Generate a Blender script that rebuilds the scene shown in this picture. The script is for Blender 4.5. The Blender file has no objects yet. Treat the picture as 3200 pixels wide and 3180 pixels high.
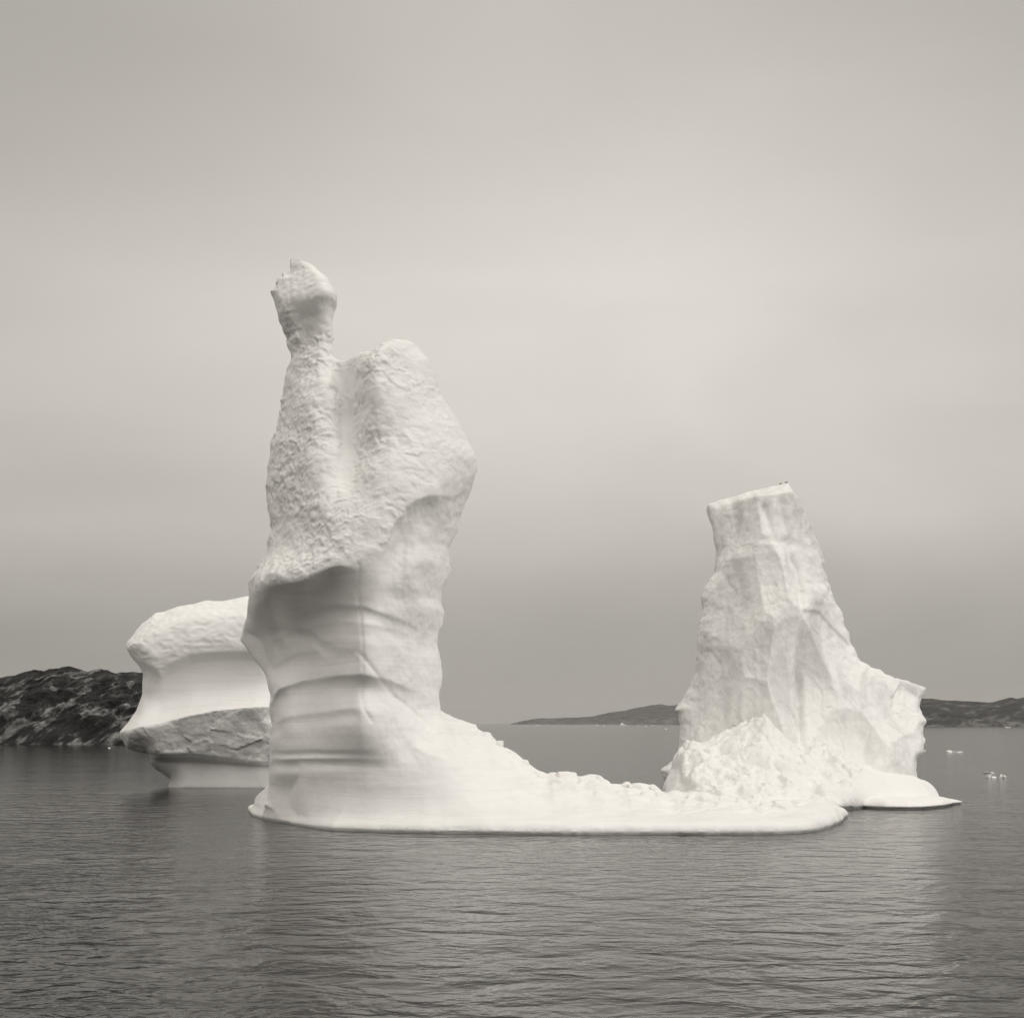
import bpy, bmesh, math, random
import numpy as np
from mathutils import Vector

random.seed(7)
RNG = np.random.default_rng(11)
S = bpy.context.scene
COL = S.collection

# ------------------------------------------------------------------ camera
H = 12.0
F = 1600.0 / math.tan(math.radians(19.5))
TH = math.atan(669.0 / F)
CT, ST = math.cos(TH), math.sin(TH)
cam = bpy.data.cameras.new('camera')
cam.sensor_fit = 'HORIZONTAL'; cam.sensor_width = 36.0
cam.lens = 18.0 / math.tan(math.radians(19.5))
cam.clip_start = 0.5; cam.clip_end = 120000
co = bpy.data.objects.new('camera', cam); COL.objects.link(co)
co.location = (0, 0, H); co.rotation_euler = (math.pi / 2 + TH, 0, 0)
S.camera = co

def proj(X, Y, Z):
    dz = Z - H
    zc = Y * CT + dz * ST; yc = -Y * ST + dz * CT
    return 1600 + F * X / zc, 1590 - F * yc / zc

def at(px, py, Y):
    px = np.asarray(px, float); py = np.asarray(py, float)
    u = (px - 1600) / F; v = (1590 - py) / F
    s = Y / (CT - v * ST)
    return s * u, H + s * (ST + v * CT)          # X, Z

def ground(px, py, z=0.0):
    px = np.asarray(px, float); py = np.asarray(py, float)
    u = (px - 1600) / F; v = (1590 - py) / F
    s = (z - H) / (ST + v * CT)
    return s * u, s * (CT - v * ST)              # X, Y

# ------------------------------------------------------------------ noise
_r = np.random.default_rng(3)
PERM = np.tile(_r.permutation(256), 3).astype(np.int64)
G = _r.normal(size=(256, 3)); G /= np.linalg.norm(G, axis=1)[:, None]
RV = _r.random((256, 3))

def gnoise(P):
    I = np.floor(P).astype(np.int64); f = P - I; I &= 255
    u = f * f * f * (f * (f * 6 - 15) + 10)
    out = 0
    for a in (0, 1):
        wa = u[:, 0] if a else 1 - u[:, 0]
        for b in (0, 1):
            wb = u[:, 1] if b else 1 - u[:, 1]
            for c in (0, 1):
                wc = u[:, 2] if c else 1 - u[:, 2]
                h = PERM[PERM[PERM[(I[:, 0] + a) & 255] + ((I[:, 1] + b) & 255)] + ((I[:, 2] + c) & 255)]
                g = G[h]
                d = g[:, 0] * (f[:, 0] - a) + g[:, 1] * (f[:, 1] - b) + g[:, 2] * (f[:, 2] - c)
                out = out + wa * wb * wc * d
    return out * 1.6

def fbm(P, o=4, gain=.5, lac=2.03):
    s = 0; a = 1.0; P = P.copy()
    for _ in range(o):
        s = s + a * gnoise(P); a *= gain; P = P * lac + 17.3
    return s

def worley(P):
    """returns F1, F2, random value of the nearest cell, vector to it"""
    I = np.floor(P).astype(np.int64); f = P - I
    n = len(P); d1 = np.full(n, 9.); d2 = np.full(n, 9.); rv = np.zeros(n); vec = np.zeros((n, 3)); rr = np.zeros((n, 3))
    for a in (-1, 0, 1):
        for b in (-1, 0, 1):
            for c in (-1, 0, 1):
                h = PERM[PERM[PERM[(I[:, 0] + a) & 255] + ((I[:, 1] + b) & 255)] + ((I[:, 2] + c) & 255)]
                q = RV[h] + np.array([a, b, c]) - f
                d = np.sqrt((q ** 2).sum(1))
                m = d < d1
                d2 = np.where(m, d1, np.minimum(d2, d))
                d1 = np.where(m, d, d1); rv = np.where(m, RV[(h * 7 + 3) & 255, 0], rv)
                vec[m] = q[m]; rr[m] = G[h][m]
    return d1, d2, rv, vec, rr

def sstep(a, b, x):
    t = np.clip((x - a) / (b - a), 0, 1); return t * t * (3 - 2 * t)

# ------------------------------------------------------------------ geometry helpers
def poly_sd(X, Z, poly):
    """signed distance, positive inside"""
    shp = X.shape; x = X.ravel(); z = Z.ravel()
    P = np.asarray(poly, float); Q = np.roll(P, -1, 0)
    best = np.full(x.shape, 1e18); ins = np.zeros(x.shape, bool)
    for (ax, az), (bx, bz) in zip(P, Q):
        ex, ez = bx - ax, bz - az
        t = np.clip(((x - ax) * ex + (z - az) * ez) / (ex * ex + ez * ez + 1e-12), 0, 1)
        best = np.minimum(best, (x - ax - t * ex) ** 2 + (z - az - t * ez) ** 2)
        c = (az > z) != (bz > z)
        if abs(ez) > 1e-12:
            ins ^= c & (x < ex * (z - az) / ez + ax)
    d = np.sqrt(best)
    return np.where(ins, d, -d).reshape(shp)

def smin(a, b, k):
    h = np.clip(.5 + .5 * (b - a) / k, 0, 1)
    return b + (a - b) * h - k * h * (1 - h)

def surface_nets(V, org, h):
    inside = V < 0
    nx, ny, nz = V.shape
    c = np.zeros((nx - 1, ny - 1, nz - 1), np.uint8)
    offs = [(a, b, d) for a in (0, 1) for b in (0, 1) for d in (0, 1)]
    for a, b, d in offs:
        c += inside[a:nx - 1 + a, b:ny - 1 + b, d:nz - 1 + d]
    ijk = np.argwhere((c > 0) & (c < 8))
    idx = np.full(c.shape, -1, np.int32); idx[tuple(ijk.T)] = np.arange(len(ijk))
    cv = np.stack([V[ijk[:, 0] + a, ijk[:, 1] + b, ijk[:, 2] + d] for a, b, d in offs], 1)
    pos = np.zeros((len(ijk), 3)); cnt = np.zeros(len(ijk))
    for e0 in range(8):
        for e1 in range(e0 + 1, 8):
            o0 = np.array(offs[e0]); o1 = np.array(offs[e1])
            if np.abs(o0 - o1).sum() != 1: continue
            v0 = cv[:, e0]; v1 = cv[:, e1]; m = (v0 < 0) != (v1 < 0)
            t = np.where(m, v0 / np.where(m, v0 - v1, 1), 0)
            pos += np.where(m[:, None], o0 + t[:, None] * (o1 - o0), 0); cnt += m
    pos = (ijk + pos / cnt[:, None]) * h + np.asarray(org)
    quads = []
    for ax in range(3):
        s0 = [slice(1, -1)] * 3; s1 = [slice(1, -1)] * 3
        s0[ax] = slice(0, -1); s1[ax] = slice(1, None)
        A = inside[tuple(s0)]; B = inside[tuple(s1)]
        q = np.argwhere(A != B); fl = A[tuple(q.T)]
        q = q + 1; q[:, ax] -= 1
        u, v = (ax + 1) % 3, (ax + 2) % 3
        def g(du, dv):
            w = q.copy(); w[:, u] -= du; w[:, v] -= dv
            return idx[tuple(w.T)]
        Q = np.stack([g(1, 1), g(0, 1), g(0, 0), g(1, 0)], 1)
        Q[~fl] = Q[~fl][:, ::-1]
        quads.append(Q)
    return pos, np.concatenate(quads)

def vnormals(P, Q):
    n = np.cross(P[Q[:, 2]] - P[Q[:, 0]], P[Q[:, 3]] - P[Q[:, 1]])
    N = np.zeros_like(P)
    for k in range(4): 
        for c in range(3): N[:, c] += np.bincount(Q[:, k], n[:, c], len(P))
    return N / (np.linalg.norm(N, axis=1)[:, None] + 1e-12)

def relax(P, Q, it=1, w=.5):
    E = np.concatenate([Q[:, [0, 1]], Q[:, [1, 2]], Q[:, [2, 3]], Q[:, [3, 0]]])
    E = np.concatenate([E, E[:, ::-1]])
    cnt = np.bincount(E[:, 0], minlength=len(P))[:, None]
    for _ in range(it):
        A = np.stack([np.bincount(E[:, 0], P[E[:, 1], c], len(P)) for c in range(3)], 1) / cnt
        P = P * (1 - w) + A * w
    return P

def link(o, parent=None):
    COL.objects.link(o)
    if parent: o.parent = parent
    return o

def quad_mesh(name, P, Q, mat, parent=None, normals=None, loc=None):
    me = bpy.data.meshes.new(name)
    used = np.unique(Q); remap = np.full(len(P), -1, np.int64); remap[used] = np.arange(len(used))
    P2 = P[used].astype(np.float64); Q2 = remap[Q]
    if loc is not None: P2 = P2 - np.asarray(loc)
    me.vertices.add(len(P2)); me.vertices.foreach_set('co', P2.astype(np.float32).ravel())
    k = Q2.shape[1]
    me.loops.add(Q2.size); me.loops.foreach_set('vertex_index', Q2.astype(np.int32).ravel())
    me.polygons.add(len(Q2)); me.polygons.foreach_set('loop_start', np.arange(0, Q2.size, k, dtype=np.int32))
    me.update(calc_edges=True)
    me.polygons.foreach_set('use_smooth', np.ones(len(Q2), bool))
    if normals is not None:
        me.normals_split_custom_set_from_vertices([tuple(v) for v in normals[used]])
    me.materials.append(mat)
    o = bpy.data.objects.new(name, me)
    return link(o, parent)

def tag(o, label, cat, group=None, kind=None):
    if label: o['label'] = label
    if cat: o['category'] = cat
    if group: o['group'] = group
    if kind: o['kind'] = kind
    return o

def empty(name, loc):
    o = bpy.data.objects.new(name, None); o.location = loc; o.empty_display_size = 2
    return link(o)

# ------------------------------------------------------------------ materials
def nodes(name):
    m = bpy.data.materials.new(name); m.use_nodes = True
    nt = m.node_tree; b = nt.nodes['Principled BSDF']
    return m, nt, b

def nd(nt, t, **k):
    n = nt.nodes.new(t)
    for a, v in k.items():
        if a in n.inputs.keys() if isinstance(a, str) else False: n.inputs[a].default_value = v
        else: setattr(n, a, v)
    return n

def ramp(nt, src, stops, interp='LINEAR'):
    r = nt.nodes.new('ShaderNodeValToRGB'); r.color_ramp.interpolation = interp
    e = r.color_ramp.elements
    while len(e) > 1: e.remove(e[0])
    e[0].position = stops[0][0]; e[0].color = stops[0][1]
    for p, c in stops[1:]:
        x = e.new(p); x.color = c
    nt.links.new(src, r.inputs[0]); return r

def mapping(nt, scale, rot=(0, 0, 0)):
    g = nt.nodes.new('ShaderNodeNewGeometry'); m = nt.nodes.new('ShaderNodeMapping')
    m.inputs['Scale'].default_value = scale; m.inputs['Rotation'].default_value = rot
    nt.links.new(g.outputs['Position'], m.inputs['Vector']); return m.outputs[0]

def noise(nt, vec, scale, detail=6, rough=.55, dist=0.0):
    n = nt.nodes.new('ShaderNodeTexNoise'); n.inputs['Scale'].default_value = scale
    n.inputs['Detail'].default_value = detail; n.inputs['Roughness'].default_value = rough
    n.inputs['Distortion'].default_value = dist
    nt.links.new(vec, n.inputs['Vector']); return n.outputs['Fac']

def W(v, t=(1, .99, .975)): return (v * t[0], v * t[1], v * t[2], 1)

def ice_mat(name, lo=.76, hi=.86, bump=.25, bscale=.9, mott=.12, rough=.55, stretch=(1, 1, 1), sharp=(.35, .65), sss=0):
    m, nt, b = nodes(name)
    vec = mapping(nt, stretch)
    c = noise(nt, vec, mott, 8, .62, .6)
    r = ramp(nt, c, [(sharp[0], W(lo)), (sharp[1], W(hi))])
    nt.links.new(r.outputs[0], b.inputs['Base Color'])
    b.inputs['Roughness'].default_value = rough
    b.inputs['Specular IOR Level'].default_value = .25
    b.inputs['Subsurface Weight'].default_value = .7 if sss else 0.0; b.inputs['Subsurface Radius'].default_value = (1, 1, 1); b.inputs['Subsurface Scale'].default_value = sss
    n1 = noise(nt, vec, bscale, 9, .62)
    bp = nt.nodes.new('ShaderNodeBump'); bp.inputs['Strength'].default_value = 1; bp.inputs['Distance'].default_value = bump
    nt.links.new(n1, bp.inputs['Height']); nt.links.new(bp.outputs[0], b.inputs['Normal'])
    return m

M_ROUGH = ice_mat('weathered_ice', .85, .91, .09, 1.4, .10)
M_SMOOTH = ice_mat('smooth_ice', .86, .91, .06, .9, .06, sss=0)
M_SNOW = ice_mat('snow_cover', .88, .92, .10, .9, .08)
M_FACET = ice_mat('fractured_ice', .74, .94, .16, .8, .13, .5, (1, 1, .5), (.40, .54))
M_RUBBLE = ice_mat('crumbled_ice', .88, .92, .22, 1.3, .2)
M_FLOAT = ice_mat('floating_ice', .82, .88, .1, 1.5, .3)

def strata_mat(name):
    # smooth melt-polished ice with faint old layering: thin near-level bands in tone and relief
    m = ice_mat(name, .86, .91, .06, .9, .06)
    nt = m.node_tree; b = nt.nodes['Principled BSDF']
    warp = mapping(nt, (.03, .03, .55), (math.radians(2), math.radians(-2), 0))
    s1 = noise(nt, warp, 1.0, 4, .6, .9)
    src = b.inputs['Base Color'].links[0].from_socket
    rr = ramp(nt, s1, [(.38, (.95, .95, .95, 1)), (.47, (1, 1, 1, 1)), (.56, (1, 1, 1, 1)), (.60, (.96, .96, .96, 1)), (.64, (1, 1, 1, 1))])
    mx = nt.nodes.new('ShaderNodeMixRGB'); mx.blend_type = 'MULTIPLY'; mx.inputs[0].default_value = 1
    nt.links.new(src, mx.inputs[1]); nt.links.new(rr.outputs[0], mx.inputs[2]); nt.links.new(mx.outputs[0], b.inputs['Base Color'])
    old = b.inputs['Normal'].links[0].from_socket
    bp = nt.nodes.new('ShaderNodeBump'); bp.inputs['Distance'].default_value = .07
    nt.links.new(s1, bp.inputs['Height']); nt.links.new(old, bp.inputs['Normal']); nt.links.new(bp.outputs[0], b.inputs['Normal'])
    return m
M_STRATA = strata_mat('layered_ice')

def slab_mat():
    m, nt, b = nodes('clear_ice')
    vec = mapping(nt, (1, 1, 1.4), (0, math.radians(25), 0))
    c = noise(nt, vec, .075, 7, .6, 1.4)
    r = ramp(nt, c, [(.38, W(.56)), (.50, W(.62)), (.56, W(.82)), (.72, W(.88))])
    v = noise(nt, vec, .22, 4, .5, 2.5)
    # thin pale veins where a distorted noise crosses its middle value
    a = nt.nodes.new('ShaderNodeMath'); a.operation = 'SUBTRACT'; a.inputs[1].default_value = .5; nt.links.new(v, a.inputs[0])
    a2 = nt.nodes.new('ShaderNodeMath'); a2.operation = 'ABSOLUTE'; nt.links.new(a.outputs[0], a2.inputs[0])
    vr = ramp(nt, a2.outputs[0], [(0, (.45, .45, .45, 1)), (.012, (0, 0, 0, 1))])
    mx = nt.nodes.new('ShaderNodeMixRGB'); mx.inputs[2].default_value = W(.8)
    nt.links.new(vr.outputs[0], mx.inputs[0]); nt.links.new(r.outputs[0], mx.inputs[1])
    nt.links.new(mx.outputs[0], b.inputs['Base Color'])
    b.inputs['Roughness'].default_value = .4
    n1 = noise(nt, vec, .5, 7, .6)
    bp = nt.nodes.new('ShaderNodeBump'); bp.inputs['Distance'].default_value = .35
    nt.links.new(n1, bp.inputs['Height']); nt.links.new(bp.outputs[0], b.inputs['Normal'])
    return m
M_SLAB = slab_mat()
M_SHADED_WET = ice_mat('shaded_wet_ice', .42, .50, .05, .9, .06, sss=0)  # shade under the slab painted into a darker wet-ice colour for the skirt

def rock_mat(name, sc, pale, rot, off=0.0, zmax=30.):
    m, nt, b = nodes(name)
    def M(op, x, y, z=None):
        n = nt.nodes.new('ShaderNodeMath'); n.operation = op
        for i, q in enumerate((x, y, z)):
            if q is None: continue
            if isinstance(q, (int, float)): n.inputs[i].default_value = q
            else: nt.links.new(q, n.inputs[i])
        return n.outputs[0]
    v1 = mapping(nt, (1, 1, 1)); v2 = mapping(nt, (4.0, 2.0, 1.0), (0, -rot, 0)); v2.node.vector_type = 'TEXTURE'
    big = noise(nt, v1, .045 * sc, 5, .55, 1.2)
    st = noise(nt, v2, .17 * sc, 8, .58, .5)
    fine = noise(nt, v1, .30 * sc, 8, .66, .6)
    g = nt.nodes.new('ShaderNodeNewGeometry'); sep = nt.nodes.new('ShaderNodeSeparateXYZ')
    nt.links.new(g.outputs['Position'], sep.inputs[0])
    low = M('MULTIPLY', M('SUBTRACT', 1.0, M('DIVIDE', sep.outputs['Z'], zmax)), .10)
    # bare pale patches are commoner low down by the sea, lichen above
    msk = M('ADD', M('ADD', M('MULTIPLY', big, .65), M('MULTIPLY', st, .9)), M('ADD', low, off))
    mr = ramp(nt, msk, [(.81, (0, 0, 0, 1)), (.92, (1, 1, 1, 1))])
    dark = ramp(nt, st, [(.35, W(.014)), (.52, W(.035)), (.70, W(.10))])
    light = ramp(nt, fine, [(.33, W(.05 * pale)), (.48, W(.20 * pale)), (.68, W(.36 * pale))])
    mx = nt.nodes.new('ShaderNodeMixRGB'); nt.links.new(mr.outputs[0], mx.inputs[0])
    nt.links.new(dark.outputs[0], mx.inputs[1]); nt.links.new(light.outputs[0], mx.inputs[2])
    nt.links.new(mx.outputs[0], b.inputs['Base Color'])
    b.inputs['Roughness'].default_value = .9; b.inputs['Specular IOR Level'].default_value = .1
    hsum = M('ADD', M('MULTIPLY', st, 1.0), M('MULTIPLY', fine, .35))
    bp = nt.nodes.new('ShaderNodeBump'); bp.inputs['Distance'].default_value = 4.0 / sc
    nt.links.new(hsum, bp.inputs['Height']); nt.links.new(bp.outputs[0], b.inputs['Normal'])
    return m
M_ROCK = rock_mat('lichen_rock', 1.0, 1.0, math.radians(38), .0)
M_FAR = rock_mat('tundra_rock', .3, .7, math.radians(8), -.01, 60.)

def water_mat():
    m, nt, b = nodes('sea_water')
    b.inputs['Base Color'].default_value = (.018, .017, .016, 1)
    b.inputs['Roughness'].default_value = .11
    b.inputs['IOR'].default_value = 1.333; b.inputs['Specular IOR Level'].default_value = .25
    va = mapping(nt, (.8, 1, 1), (0, 0, math.radians(4)))
    vb = mapping(nt, (.9, 1, 1), (0, 0, math.radians(-14)))
    vc = mapping(nt, (.8, 1, 1), (0, 0, math.radians(-3)))
    swell = noise(nt, va, .30, 3, .5, .6)
    wave = noise(nt, vb, .75, 3, .5, .4)
    rip = noise(nt, vc, 2.2, 3, .5, .3)
    patch = noise(nt, mapping(nt, (.6, 1, 1)), .035, 4, .55, .8)     # wind-ruffled and calmer areas
    pr = nt.nodes.new('ShaderNodeMapRange'); pr.inputs['From Min'].default_value = .35; pr.inputs['From Max'].default_value = .65
    pr.inputs['To Min'].default_value = .18; pr.inputs['To Max'].default_value = 1.25
    nt.links.new(patch, pr.inputs['Value'])
    def mul(a, k):
        n = nt.nodes.new('ShaderNodeMath'); n.operation = 'MULTIPLY'; nt.links.new(a, n.inputs[0])
        if isinstance(k, float): n.inputs[1].default_value = k
        else: nt.links.new(k, n.inputs[1])
        return n.outputs[0]
    def add(a, c):
        n = nt.nodes.new('ShaderNodeMath'); nt.links.new(a, n.inputs[0]); nt.links.new(c, n.inputs[1]); return n.outputs[0]
    small = mul(add(mul(wave, .13), mul(rip, .016)), pr.outputs[0])
    gg = nt.nodes.new('ShaderNodeNewGeometry'); ss = nt.nodes.new('ShaderNodeSeparateXYZ'); nt.links.new(gg.outputs['Position'], ss.inputs[0])
    calm = nt.nodes.new('ShaderNodeMapRange'); calm.inputs['From Min'].default_value = 70; calm.inputs['From Max'].default_value = 330
    calm.inputs['To Min'].default_value = 1.8; calm.inputs['To Max'].default_value = .45     # open ripples near, glassy in the lee of the bergs
    nt.links.new(ss.outputs['Y'], calm.inputs['Value'])
    h = mul(add(mul(swell, .30), small), calm.outputs[0])
    bp = nt.nodes.new('ShaderNodeBump'); bp.inputs['Distance'].default_value = 1.0
    nt.links.new(h, bp.inputs['Height']); nt.links.new(bp.outputs[0], b.inputs['Normal'])
    return m
M_WATER = water_mat()

# ------------------------------------------------------------------ setting: sea
me = bpy.data.meshes.new('sea_water')
E = 45000.0
ys = [-E, 20, 60, 120, 220, 400, 800, 2000, 6000, E]
vs = []; fs = []
for y in ys: vs += [(-E, y, 0), (-400, y, 0), (400, y, 0), (E, y, 0)]
for j in range(len(ys) - 1):
    for i in range(3):
        a = j * 4 + i; fs.append((a, a + 1, a + 5, a + 4))
me.from_pydata(vs, [], fs); me.materials.append(M_WATER)
sea = link(bpy.data.objects.new('sea_water', me)); sea['kind'] = 'structure'

# ------------------------------------------------------------------ tall berg in the middle
def to_plane(pts, Y):
    return [tuple(float(c) for c in at(x, y, Y)) for x, y in pts]

def col_grid(x0, x1, z0, z1, h):
    xs = np.arange(x0, x1 + h, h); zs = np.arange(z0, z1 + h, h)
    return xs, zs

def tps(points, px, py, sc=100.0):
    """thin plate interpolation of (px,py,value) control points"""
    P = np.array(points, float); A = P[:, :2] / sc; n = len(A)
    def U(r2): return np.where(r2 > 1e-12, r2 * np.log(r2 + 1e-20) * .5, 0)
    K = U(((A[:, None] - A[None]) ** 2).sum(-1)) + np.eye(n) * .05
    T = np.hstack([np.ones((n, 1)), A])
    L = np.block([[K, T], [T.T, np.zeros((3, 3))]])
    w = np.linalg.solve(L, np.concatenate([P[:, 2], np.zeros(3)]))
    x = px.ravel() / sc; y = py.ravel() / sc
    o = w[n] + w[n + 1] * x + w[n + 2] * y
    for i in range(n):
        o += w[i] * U((x - A[i, 0]) ** 2 + (y - A[i, 1]) ** 2)
    return o.reshape(px.shape)

def step_line(px, py, line, A, L, soft=4.0, x0=None, x1=None, f0=30., f1=60.):
    """ledge: surface drops back by A just below the line and comes out again over L pixels"""
    l = np.array(line, float)
    y = np.interp(px, l[:, 0], l[:, 1])
    x0 = l[0, 0] if x0 is None else x0; x1 = l[-1, 0] if x1 is None else x1
    wx = sstep(x0 - f0, x0 + 1, px) * (1 - sstep(x1 - f1, x1, px))
    d = py - y
    below = sstep(-soft, soft, d); rec = np.clip(1 - np.maximum(d, 0) / L, 0, 1) ** 1.5
    return -A * wx * below * rec

def overhang(px, py, line, A, Ld, Lr, x0, x1, f0, f1):
    """surface slopes down and back under the line over Ld pixels, then slowly returns over Lr"""
    l = np.array(line, float)
    y = np.interp(px, l[:, 0], l[:, 1])
    wx = sstep(x0 - f0, x0 + 1, px) * (1 - sstep(x1 - f1, x1, px))
    d = np.maximum(py - y, 0)
    return -A * wx * (1 - np.exp(-(d / Ld) ** 1.1 * 2.2)) * (1 - sstep(Ld, Ld + Lr, d))

def groove(px, py, line, depth, w):
    l = np.array(line, float); best = np.full(px.shape, 1e9)
    for (ax, ay), (bx, by) in zip(l[:-1], l[1:]):
        ex, ey = bx - ax, by - ay
        t = np.clip(((px - ax) * ex + (py - ay) * ey) / (ex * ex + ey * ey), 0, 1)
        best = np.minimum(best, (px - ax - t * ex) ** 2 + (py - ay - t * ey) ** 2)
    return -depth * np.exp(-best / (w * w))

def sheet_F(xs, ys_, zs, Yc, sd, T, Tb, R):
    """implicit body: silhouette signed distance sd(x,z), front thickness T(x,z), back thickness Tb"""
    q = np.clip(sd / R, -3, 1)
    side = (1 - q) ** 2
    dy = ys_[None, :, None] - Yc
    tt = np.where(dy < 0, T[:, None, :], Tb[:, None, :])
    g = np.sqrt((dy / tt) ** 2 + side[:, None, :]) - 1
    return g * np.minimum(tt, R[:, None, :] if isinstance(R, np.ndarray) else R)

YC1 = 178.0
def ycx(X): return YC1 + 6.0 * sstep(-16., -31.5, X)     # the left side stands farther back
def to_body(pts):
    out = []
    for x, y in pts:
        Y = YC1
        for _ in range(6): X, Z = at(x, y, Y); Y = float(ycx(X))
        out.append((float(X), float(Z)))
    return out
SIL1 = [(846,2640),(844,2500),(842,2440),(841,2397),(842,2350),(843,2317),(850,2289),(850,2256),(845,2228),(843,2200),(845,2181),
 (843,2162),(836,2130),(827,2106),(812,2083),(794,2064),(777,2036),(766,2017),(751,1998),(761,1956),(770,1928),(775,1905),(782,1862),(786,1830),
 (789,1811),(805,1787),(824,1755),(834,1736),(841,1694),(850,1661),(845,1637),(841,1594),(837,1547),(836,1500),(843,1439),(852,1387),(864,1341),
 (878,1280),(887,1219),(897,1181),(902,1144),(911,1120),(909,1106),(897,1069),(884,1041),(873,1005),(869,984),(858,956),(852,937),(845,914),
 (862,909),(868,898),(864,891),(864,879),(880,874),(887,862),(906,862),(911,844),(913,827),(905,798),(931,790),(939,811),(962,823),(981,834),
 (1005,855),(1028,877),(1042,905),(1052,928),(1051,947),(1040,970),(1035,998),(1037,1041),(1035,1078),(1042,1112),(1056,1124),(1075,1126),(1089,1122),
 (1122,1115),(1150,1105),(1162,1107),(1169,1099),(1192,1078),(1216,1069),(1244,1062),(1272,1062),(1295,1073),(1319,1102),(1342,1125),(1352,1153),
 (1366,1195),(1380,1237),(1398,1266),(1422,1298),(1441,1336),(1459,1373),(1478,1406),(1492,1439),(1490,1467),(1480,1500),(1469,1537),(1450,1575),
 (1436,1617),(1424,1661),(1412,1684),(1403,1717),(1409,1773),(1398,1811),(1384,1853),(1380,1881),(1385,1909),(1380,1947),(1368,1984),(1369,2031),
 (1377,2069),(1380,2116),(1376,2162),(1373,2205),(1380,2228),(1400,2250),(1440,2300),(1500,2400),(1560,2500),(1600,2640)]

CTRL1 = [ # px, py, front thickness in metres
 (930,830,2.2),(1000,880,3.6),(900,900,3.4),(960,930,4.6),(1035,935,4.2),(880,960,3.8),(940,1000,3.3),(1020,1010,2.6),(925,1090,2.6),(1020,1090,2.6),
 (940,1180,3.6),(1010,1200,4.6),(1045,1250,4.4),
 (1075,1160,.8),(1085,1230,1.4),(1092,1300,2.4),(1092,1400,4.6),(1095,1500,6.8),
 (1112,1150,2.0),(1160,1140,3.4),(1165,1230,4.2),(1115,1230,2.6),(1180,1330,5.6),(1130,1330,4.2),
 (1200,1130,3.2),(1260,1110,2.6),(1300,1180,3.6),(1250,1250,5.2),(1340,1260,3.8),(1380,1350,5.0),(1280,1380,7.2),(1440,1440,4.6),(1340,1480,7.6),
 (900,1300,4.4),(1000,1320,6.6),(890,1430,5.6),(990,1450,8.4),(1050,1420,6.8),(880,1560,6.0),(1000,1580,9.6),(1180,1480,8.6),(1150,1600,10.),(1260,1580,9.8),
 (1400,1540,7.4),(1330,1640,8.8),(1400,1700,6.2),
 (860,1700,6.4),(960,1700,10.2),(1100,1700,11.2),(1240,1720,10.4),(1350,1780,8.0),
 (810,1825,10.0),(880,1800,12.2),(960,1790,12.6),(1060,1740,11.6),(1160,1760,11.4),(1260,1850,9.6),(1350,1900,7.4),
 (795,1860,8.5),(770,1930,3.2),(762,1985,1.0),(800,1910,6.0),(800,1990,1.0),(840,1880,9.0),(840,1980,3.2),(840,2080,1.0),(880,1900,8.6),(885,2000,6.4),(960,1960,10.0),(1060,1930,10.4),(1130,1960,11.0),(1240,2000,9.8),(1340,2020,7.0),
 (870,2150,5.8),(960,2120,8.4),(1060,2120,10.),(1132,2120,11.2),(1240,2150,10.),(1340,2150,7.6),
 (870,2280,5.4),(960,2280,8.0),(1060,2280,10.2),(1140,2270,11.4),(1240,2280,10.8),(1350,2270,8.4),
 (870,2400,4.6),(980,2400,7.8),(1140,2400,10.6),(1280,2380,11.0),(1450,2400,9.),(900,2520,3.8),(1140,2520,9.0),(1400,2520,10.)]

LIP = [(780,1850),(801,1846),(841,1838),(906,1833),(962,1827),(1000,1806),(1037,1783),(1066,1773),(1122,1781),(1150,1776),(1169,1757),(1190,1755)]
RLIP = [(1178,1770),(1212,1705),(1240,1642),(1262,1622),(1276,1596),(1300,1578),(1340,1560),(1400,1553),(1425,1548),(1455,1520),(1485,1480)]

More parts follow.
